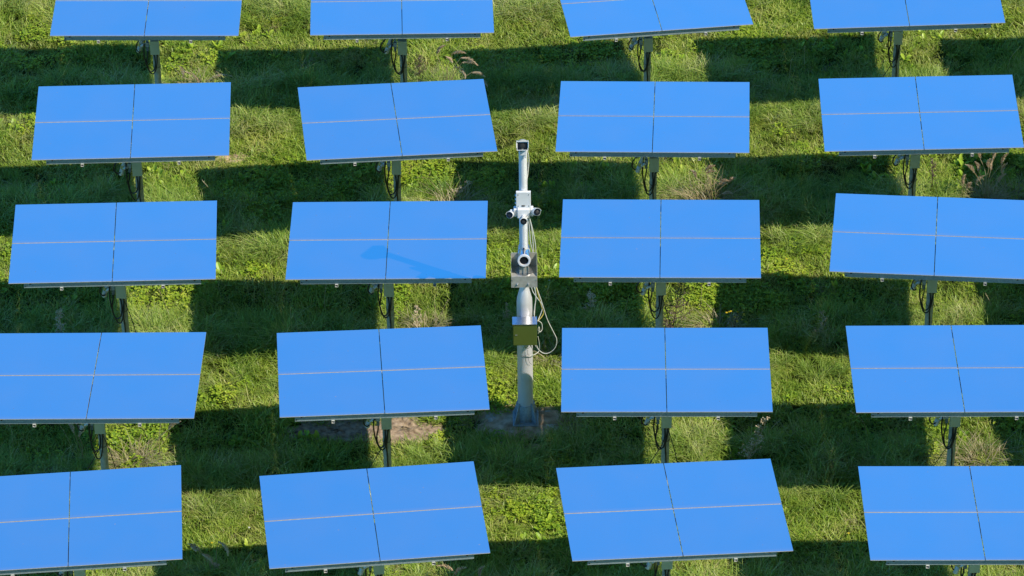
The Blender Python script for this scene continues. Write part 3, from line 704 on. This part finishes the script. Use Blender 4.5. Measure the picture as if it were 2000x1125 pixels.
def scatter(name, kind, pts, label, scale, zoff=0.0):
    pts = np.asarray(pts); n = len(pts); c, nv = GRP[kind]
    me = bpy.data.meshes.new(name)
    z = gz(pts[:, 0], pts[:, 1]) + zoff
    me.from_pydata(np.column_stack([pts[:, 0], pts[:, 1], z]).tolist(), [], [])
    a = me.attributes.new('rot', 'FLOAT_VECTOR', 'POINT')
    rot = np.column_stack([rng.normal(0, .10, n), rng.normal(0, .10, n), rng.uniform(0, 6.283, n)]); a.data.foreach_set('vector', rot.astype(np.float32).ravel())
    a = me.attributes.new('scl', 'FLOAT', 'POINT'); a.data.foreach_set('value', np.asarray(scale, np.float32))
    a = me.attributes.new('idx', 'INT', 'POINT'); a.data.foreach_set('value', rng.integers(0, nv, n).astype(np.int32))
    o = bpy.data.objects.new(name, me); COL.objects.link(o)
    g = bpy.data.node_groups.new(name + '_scatter', 'GeometryNodeTree')
    g.interface.new_socket('Geometry', in_out='INPUT', socket_type='NodeSocketGeometry')
    g.interface.new_socket('Geometry', in_out='OUTPUT', socket_type='NodeSocketGeometry')
    N, L = g.nodes, g.links
    gi = N.new('NodeGroupInput'); go = N.new('NodeGroupOutput')
    ci = N.new('GeometryNodeCollectionInfo'); ci.inputs['Collection'].default_value = c
    ci.inputs['Separate Children'].default_value = True; ci.inputs['Reset Children'].default_value = True
    ip = N.new('GeometryNodeInstanceOnPoints'); ip.inputs['Pick Instance'].default_value = True
    def named(nm, ty):
        q = N.new('GeometryNodeInputNamedAttribute'); q.data_type = ty; q.inputs['Name'].default_value = nm; return q.outputs['Attribute']
    L.new(gi.outputs[0], ip.inputs['Points']); L.new(ci.outputs[0], ip.inputs['Instance'])
    L.new(named('idx', 'INT'), ip.inputs['Instance Index'])
    L.new(named('rot', 'FLOAT_VECTOR'), ip.inputs['Rotation'])
    cx = N.new('ShaderNodeCombineXYZ'); s_ = named('scl', 'FLOAT')
    for k in range(3): L.new(s_, cx.inputs[k])
    L.new(cx.outputs[0], ip.inputs['Scale']); L.new(ip.outputs[0], go.inputs[0])
    md = o.modifiers.new('scatter', 'NODES'); md.node_group = g
    return tag(o, label, kind='stuff')

X0, X1, Y0, Y1 = -12.5, 12.5, 39.5, 63.5
AREA = (X1-X0)*(Y1-Y0)
def rnd_pts(dens): 
    n = int(AREA*dens); return rng.uniform(X0, X1, n), rng.uniform(Y0, Y1, n)
ROWS = [38.9, 42.35, 45.70, 49.12, 52.56, 56.27, 59.9, 63.4]
CLEAR = [(3.30, 53.1, .42), (-.95, 53.1, .42), (-5.6, 56.9, .4), (-5.95, 46.2, .45), (7.25, 46.2, .5), (8.1, 53.1, .4), (3.4, 49.6, .4), (3.62, 46.1, .45), (.62, 48.9, .35), (-1.14, 56.4, .4), (-1.45, 49.7, .3)]
def tallness(x, y):
    f = np.zeros_like(x)
    wob = (vnoise(x, y, .45, 11)-.5)*0.7
    for r_ in ROWS:
        d = y - (r_ + 0.25) - wob
        f = np.maximum(f, np.clip(1 - np.maximum(0, np.abs(d)-0.72)/0.40, 0, 1))
    for (cx, cy, cr) in CLEAR: f = f*np.clip(np.hypot((x-cx)/1.3, y-cy)/cr-.4, 0, 1)
    return f * (0.45 + 0.55*np.clip(vnoise(x, y, .9, 12)*2.0-.2, 0, 1))

x, y = rnd_pts(58); bf = bare_factor(x, y); k = rng.random(len(x)) < bf*(0.80+0.2*vnoise(x, y, 1.5, 1))
x, y, bf = x[k], y[k], bf[k]
h = 0.42 + 1.3*vnoise(x, y, 0.9, 2)*vnoise(x, y, 3.2, 9)+.45*vnoise(x, y, 6, 4)
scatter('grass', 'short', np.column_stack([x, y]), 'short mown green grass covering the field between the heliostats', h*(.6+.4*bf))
x, y = rnd_pts(38); t = tallness(x, y); k = rng.random(len(x)) < t*bare_factor(x, y)*1.0
x, y, t = x[k], y[k], t[k]
scatter('tall_grass', 'tall', np.column_stack([x, y]), 'longer unmown grass in strips along the rows of posts', (.40+.55*t)*(.65+.5*vnoise(x, y, 1.7, 6)))
x, y = rnd_pts(34); c_ = vnoise(x, y, .55, 21)*.6 + vnoise(x, y, 1.8, 22)*.5; near = np.exp(-((x-.35)**2/1.0+(y-45.15)**2/.25)) + np.exp(-((x-.5)**2/.9+(y-51.5)**2/.8)) + .7*np.exp(-((x+5)**2/1.5+(y-51.6)**2/.9))
k = rng.random(len(x)) < np.clip((c_-.58)*2.4+near*.8, 0, 1)*bare_factor(x, y)
scatter('clover', 'clover', np.column_stack([x[k], y[k]]), 'leafy clover patches growing through the mown grass', rng.uniform(.7, 1.35, k.sum()))
x, y = rnd_pts(15); near = 1.2*np.exp(-((x-.6)**2/.7+(y-45.0)**2/.2)); c_ = vnoise(x, y, .7, 31)
k = rng.random(len(x)) < np.clip((c_-.50)*1.7+near, 0.03, 1)*bare_factor(x, y)
scatter('broad_leaved_weeds', 'broad', np.column_stack([x[k], y[k]]), 'broad leaved dock and dandelion leaves scattered in the grass', rng.uniform(.5, 1.15, k.sum()))
x, y = rnd_pts(16); c_ = vnoise(x, y, .8, 41)*.6+vnoise(x, y, 2.6, 42)*.45; edge = np.zeros_like(x)
for r_ in ROWS: edge = np.maximum(edge, np.exp(-((y-r_-1.3)**2)/.05))
k = rng.random(len(x)) < np.clip((c_-.66)*2.0+.08*edge, 0.01, 1)*(.35+.65*bare_factor(x, y))
scatter('dead_grass', 'straw', np.column_stack([x[k], y[k]]), 'thin dead straw lying through the green grass', rng.uniform(.5, 1.1, k.sum()), .015)

# ------------------------------------------------------------------ single plants
def sp(px0, py0, px, py, k=118.):       # offset in metres (sideways, up) of a point from the plant's foot
    return ((px-px0)/k, (py0-py)/(k*.8))
def reed(label, loc, plumes, seed, group='reed grasses with dry plumes', name='reed_grass', leaves=14):
    r = random.Random(seed); root = thing(name, label, 'reed grass', (loc[0], loc[1], float(gz(loc[0], loc[1]))), 0, group)
    for (x0, z0, x1, z1) in plumes:
        yo = r.uniform(-.1, .1); mid = (x0*.35+r.uniform(-.03, .03), yo*.5, z0*.6)
        P = spline([(r.uniform(-.06, .06)+x0*.08, r.uniform(-.05, .05), -.02), mid, (x0, yo, z0)], 6)
        b = MB(); b.tube(P, [0.005]*len(P), 5, tip=.6, var=r.random()); b.obj('stem', M['straw'], root)
        b = MB(); n = 40; bow = .035*(1 if x1 > x0 else -1)
        L = math.hypot(x1-x0, z1-z0)
        ax = Vector((x1-x0, 0, z1-z0)).normalized(); sd = Vector((-ax.z, 0, ax.x))
        if sd.z < 0: sd = -sd
        for i in range(n):
            t = i/(n-1); c = Vector((x0, yo, z0)) + ax*(L*t) + sd*(4*.16*L*t*(1-t))
            sw = .034*math.sin(math.pi*min(1, .15+t*.85))+.006
            for q in range(4):
                a = r.uniform(0, 6.28); d = (sd*math.cos(a)+Vector((0, 1, 0))*math.sin(a))*sw + ax*r.uniform(.02, .045)
                wv = ax.cross(d).normalized()*r.uniform(.005, .009)
                p1 = c + d*.5; p2 = c + d
                b.add([c, p1-wv, p2, p1+wv], [(0, 1, 2, 3)], 0, [0, .6, 1, .6], r.random())
        b.obj('plume', M['plume'], root)
    b = MB()
    for _ in range(leaves):
        blade(b, (r.uniform(-.07, .07), r.uniform(-.07, .07), 0), r.uniform(0, 6.28), r.uniform(.3, 1.1), r.uniform(.25, .6), .010, 5, .9, r.random(), .3)
    b.obj('leaves', M['tall'], root)
    return root

def bx(px0, py0, L): return [(*sp(px0, py0, a, c), *sp(px0, py0, d, e)) for a, c, d, e in L]
reed('arching reed grass with pinkish plumes behind the second mirror of the fourth row', (-1.14, 56.62), bx(876, 196, [(876, 98, 888, 111), (890, 100, 915, 100), (908, 104, 938, 118), (910, 115, 941, 121), (896, 128, 915, 153), (930, 134, 955, 143), (944, 152, 960, 165), (857, 96, 874, 80), (1000, 178, 1022, 190)][:8]), 1)
reed('upright reed grass with straight pale plumes at the right edge', (8.12, 53.34), bx(1925, 398, [(1909, 318, 1910, 297), (1907, 340, 1898, 321), (1897, 335, 1879, 320), (1929, 330, 1936, 305), (1934, 318, 1945, 297), (1951, 327, 1962, 307), (1952, 337, 1960, 317), (1902, 360, 1916, 348), (1948, 365, 1961, 350), (1927, 334, 1928, 318)]), 2)
reed('two low reed plumes left of the upright reeds by the right post', (7.70, 53.34), bx(1872, 400, [(1873, 360, 1876, 343), (1882, 373, 1890, 364)]), 3, leaves=5)
reed('single reed plume leaning right beneath the left mirror of the second row', (-5.62, 46.72), bx(305, 893, [(331, 843, 354, 829), (318, 838, 322, 826)]), 4, leaves=8)
reed('brown drooping reed plumes between the two front row mirrors at left', (-4.52, 43.72), bx(425, 1140, [(402, 1090, 384, 1078), (405, 1094, 420, 1112), (422, 1112, 432, 1123), (436, 1070, 449, 1095), (385, 1082, 392, 1092)]), 5)
reed('reed plumes cut by the bottom edge right of the second front mirror', (-0.95, 43.35), bx(900, 1160, [(905, 1126, 878, 1118), (905, 1128, 925, 1116), (950, 1130, 958, 1114)]), 6)
reed('dry reed plumes lying beside the back left post', (-5.55, 57.2), bx(380, 172, [(395, 160, 444, 152), (345, 150, 338, 128), (400, 165, 425, 148), (380, 165, 350, 140)]), 7)
reed('thin reed standing in the shade under the leftmost second row mirror', (-6.75, 46.42), bx(150, 915, [(150, 855, 146, 830), (140, 850, 128, 830)]), 8, leaves=9)

def tussock(label, loc, n, rad, hmax, seed, mat='straw', lean=(.5, 1.8)):
    r = random.Random(seed); b = MB()
    for _ in range(n):
        a = r.uniform(0, 6.28); q = rad*math.sqrt(r.random())
        blade(b, (q*math.cos(a)*1.5, q*math.sin(a), 0), a+r.gauss(0, .8), r.uniform(*lean), r.uniform(.35, 1.05)*hmax, r.uniform(.006, .011), 5, .95, r.random(), r.uniform(-.5, .5))
    o = b.obj('dry_tussock', M[mat]); o.location = (loc[0], loc[1], float(gz(loc[0], loc[1])))
    return tag(o, label, 'grass tussock', 'tussocks of dry grass')
tussock('big fountain of pale arching grass right of the third post in the fourth row', (3.38, 53.22), 300, .24, .66, 1, lean=(.35, 1.5))
reed('seeding grass plumes over the big pale tussock in the fourth row', (3.45, 53.3), bx(1395, 398, [(1376, 329, 1394, 320), (1379, 339, 1396, 336), (1406, 347, 1422, 345), (1424, 353, 1437, 345), (1404, 362, 1420, 362), (1412, 370, 1430, 369), (1360, 345, 1350, 332)]), 12, leaves=10)
tussock('dry tussock right of the second post in the fourth row', (-0.95, 53.25), 200, .22, .45, 2)
tussock('dry tussock right of the back left post', (-5.60, 57.0), 130, .20, .40, 3)
tussock('bleached tussock right of the left post in the second row', (-5.95, 46.35), 240, .24, .45, 4)
tussock('flattened straw right of the right post in the second row', (7.25, 46.35), 260, .28, .40, 5)
tussock('straw clump around the foot of the upright reeds', (8.10, 53.25), 240, .18, .45, 6)
tussock('brownish straw left of the ragwort', (3.40, 49.78), 150, .20, .38, 7)
tussock('thin straw right of the second post in the middle row', (-1.45, 49.85), 110, .16, .40, 8)
tussock('pale straw just right of the mast behind the loose cable', (0.62, 49.05), 90, .20, .50, 9)
tussock('brown dead grass in the shade beyond the upright reeds', (8.60, 53.40), 150, .20, .45, 10)
tussock('dry straw left of the second post in the back row', (-1.40, 57.1), 90, .2, .35, 11)
tussock('low pinkish dead grass heap between the left columns', (-4.86, 54.86), 130, .17, .10, 12, 'plume')
tussock('matted straw at the right rim of the soil round the mast', (0.88, 47.32), 150, .13, .22, 13)
tussock('matted straw at the left rim of the soil round the mast', (-0.62, 47.40), 110, .12, .18, 14)
tussock('dry straw in the shade right of the front right column', (5.40, 46.4), 100, .18, .35, 15)

def shrub(label, loc, h, seed, mat, n=60, name='dead_weed', cat='weed', spread=.35, lean=0.0, heads=None, group='dry weeds'):
    """branching dry weed: stem, side twigs, small leaf scraps"""
    r = random.Random(seed); root = thing(name, label, cat, (loc[0], loc[1], float(gz(loc[0], loc[1]))), 0, group)
    b = MB(); tips = []
    trunk = spline([(0, 0, -.02), (lean*h*.3+r.uniform(-.03, .03), 0, h*.4), (lean*h, r.uniform(-.04, .04), h)], 6)
    b.tube(trunk, [0.010*(1-.6*i/len(trunk)) for i in range(len(trunk))], 5, tip=.5)
    for i in range(n):
        t = r.uniform(.2, 1); p = trunk[int(t*(len(trunk)-1))]; a = r.uniform(0, 6.28)
        L = spread*h*(1.15-t*.8)*r.uniform(.4, 1)
        q = p + Vector((math.cos(a)*L, math.sin(a)*L*.7, L*r.uniform(.4, 1.1)))
        m_ = (p+q)/2 + Vector((0, 0, -.04*L)); b.tube([p, m_, q], [.0055, .0045, .003], 4, tip=.8, var=r.random())
        tips.append(q)
        for _ in range(2):
            s = m_ + (q-m_)*r.random(); e = s + Vector((r.uniform(-1, 1), r.uniform(-1, 1), r.uniform(.1, 1)))*L*.3
            b.tube([s, e], [.0035, .0025], 3, tip=.9, var=r.random()); tips.append(e)
    b.obj('stem', M[mat], root)
    b = MB()
    for p in tips:
        for _ in range(2):
            leaf(b, p+Vector((r.uniform(-.015, .015), r.uniform(-.015, .015), r.uniform(-.015, .015))), r.uniform(0, 6.28), r.uniform(.015, .04), r.uniform(.008, .018), r.uniform(-.6, .9), r.random())
    b.obj('seed_head_cluster', M[heads or mat], root)
    return root
shrub('dark leafless weed standing right of the post in the middle row', (2.62, 49.55), 1.05, 1, 'twig', 70, lean=.12)
shrub('brown withered weed leaning right under the third mirror of the second row', (3.62, 46.32), .95, 2, 'straw', 46, lean=.38, heads='plume', spread=.2)
shrub('brown seeded thistle in the shade under the left middle row mirror', (-7.36, 49.70), .62, 3, 'plume', 40, spread=.22)
shrub('pinkish dry weed in the shade between the middle columns', (1.30, 50.20), .50, 4, 'plume', 36)
shrub('wiry dry branch reaching right beside the second post of the fourth row', (-1.02, 53.55), .38, 5, 'plume', 22, lean=.9, spread=.3)
shrub('thin dark weed by the right post of the fourth row', (7.20, 53.6), .75, 6, 'twig', 34, spread=.16)
shrub('dark weed right of the second post in the back row', (-1.62, 57.3), .6, 7, 'twig', 34)
shrub('brown weed beside the second post in the middle row', (-1.55, 49.95), .45, 8, 'plume', 26, spread=.25)
shrub('dry weed in the shade left of the rightmost middle mirror', (5.05, 49.55), .55, 9, 'straw', 26, spread=.25)
shrub('dead weed hidden low beneath the second mirror of the front row', (-0.1, 50.0), .45, 10, 'straw', 20, spread=.25)
# ragwort with yellow heads
rg = shrub('ragwort with small yellow flowers in the middle row', (3.62, 49.62), .48, 11, 'twig', 34, 'ragwort', 'wildflower', .32, .05, 'straw', 'yellow flowering weeds')
def flower_part(root, pts, mat, s, name='flower'):
    for p in pts:
        b = MB(); n = 8
        for k in range(n): leaf(b, (p[0], p[1], p[2]), 2*math.pi*k/n, s, s*.55, .25, .5)
        b.obj(name, M[mat], root)
r = random.Random(5)
flower_part(rg, [(r.uniform(-.14, .16), r.uniform(-.08, .08), r.uniform(.40, .56)) for _ in range(13)], 'flower', .022)
k = 0
for (fx, fy, mat, lab) in ((-0.75, 51.75, 'whiteflower', 'white flower in the lit grass left of the instrument tube'), (0.62, 51.05, 'whiteflower', 'white flower in the lit grass right of the instrument tube'), (-4.05, 44.75, 'whiteflower', 'white flower right of the front left mirror'),
                           (-4.6, 44.4, 'flower', 'yellow dandelion right of the front left mirror'), (5.35, 48.0, 'flower', 'yellow dandelion between the right columns'), (5.1, 44.5, 'flower', 'yellow dandelion between the front right mirrors'), (4.6, 51.6, 'flower', 'yellow dandelion in the sunlit grass beside the rightmost middle mirror')):
    root = thing('wildflower', lab, 'wildflower', (fx, fy, 0), 0, 'small wildflowers in the grass')
    b = MB(); b.tube([(0, 0, 0), (.01, 0, .08), (0, -.01, .15)], .0025, 5); b.obj('stem', M['grass'], root)
    flower_part(root, [(0, -.01, .152)], mat, .020)

# long single dry stalks rising out of the grass
stalks = [(-7.9, 47.0), (-6.9, 46.6), (-5.6, 50.0), (-1.2, 50.0), (2.75, 50.3), (3.1, 50.2), (5.3, 57.6), (-5.1, 53.6), (8.1, 46.9), (7.9, 50.2), (-3.1, 50.4), (4.0, 46.9), (-7.1, 46.4), (5.6, 46.9), (8.9, 57.3), (5.0, 57.1)]
r = random.Random(9)
places = ['far left under the second row', 'left of the second row post', 'right of the left middle row post', 'right of the second middle row post', 'right of the third middle row post', 'beside the third middle row post, further right', 'in the back row shade', 'right of the fourth row left post', 'right of the second row right post', 'right of the right middle row post', 'in shade between the left middle columns', 'beside the brown withered weed', 'close to the second row left post', 'between the right columns of the second row', 'at the upper right corner', 'between the right back posts']
for (sx_, sy_), pl_ in zip(stalks, places):
    b = MB(); a = r.uniform(-.5, .5); hh = r.uniform(.35, .75)
    P = spline([(0, 0, -.02), (a*hh*.3, 0, hh*.6), (a*hh, r.uniform(-.1, .1), hh)], 5)
    b.tube(P, [.003]*len(P), 4, tip=.8, var=r.random())
    for i in range(10):
        c = P[-1-int(i*.4)]; d = Vector((r.uniform(-1, 1), r.uniform(-1, 1), 1.2))*.018
        b.add([c, c+d*.5+Vector((.004, 0, 0)), c+d, c+d*.5-Vector((.004, 0, 0))], [(0, 1, 2, 3)], 0, 1.0, r.random())
    o = b.obj('dry_stalk', M['straw']); o.location = (sx_, sy_, float(gz(sx_, sy_))); tag(o, 'thin dry stalk ' + pl_, 'grass stalk', 'single dry stalks')
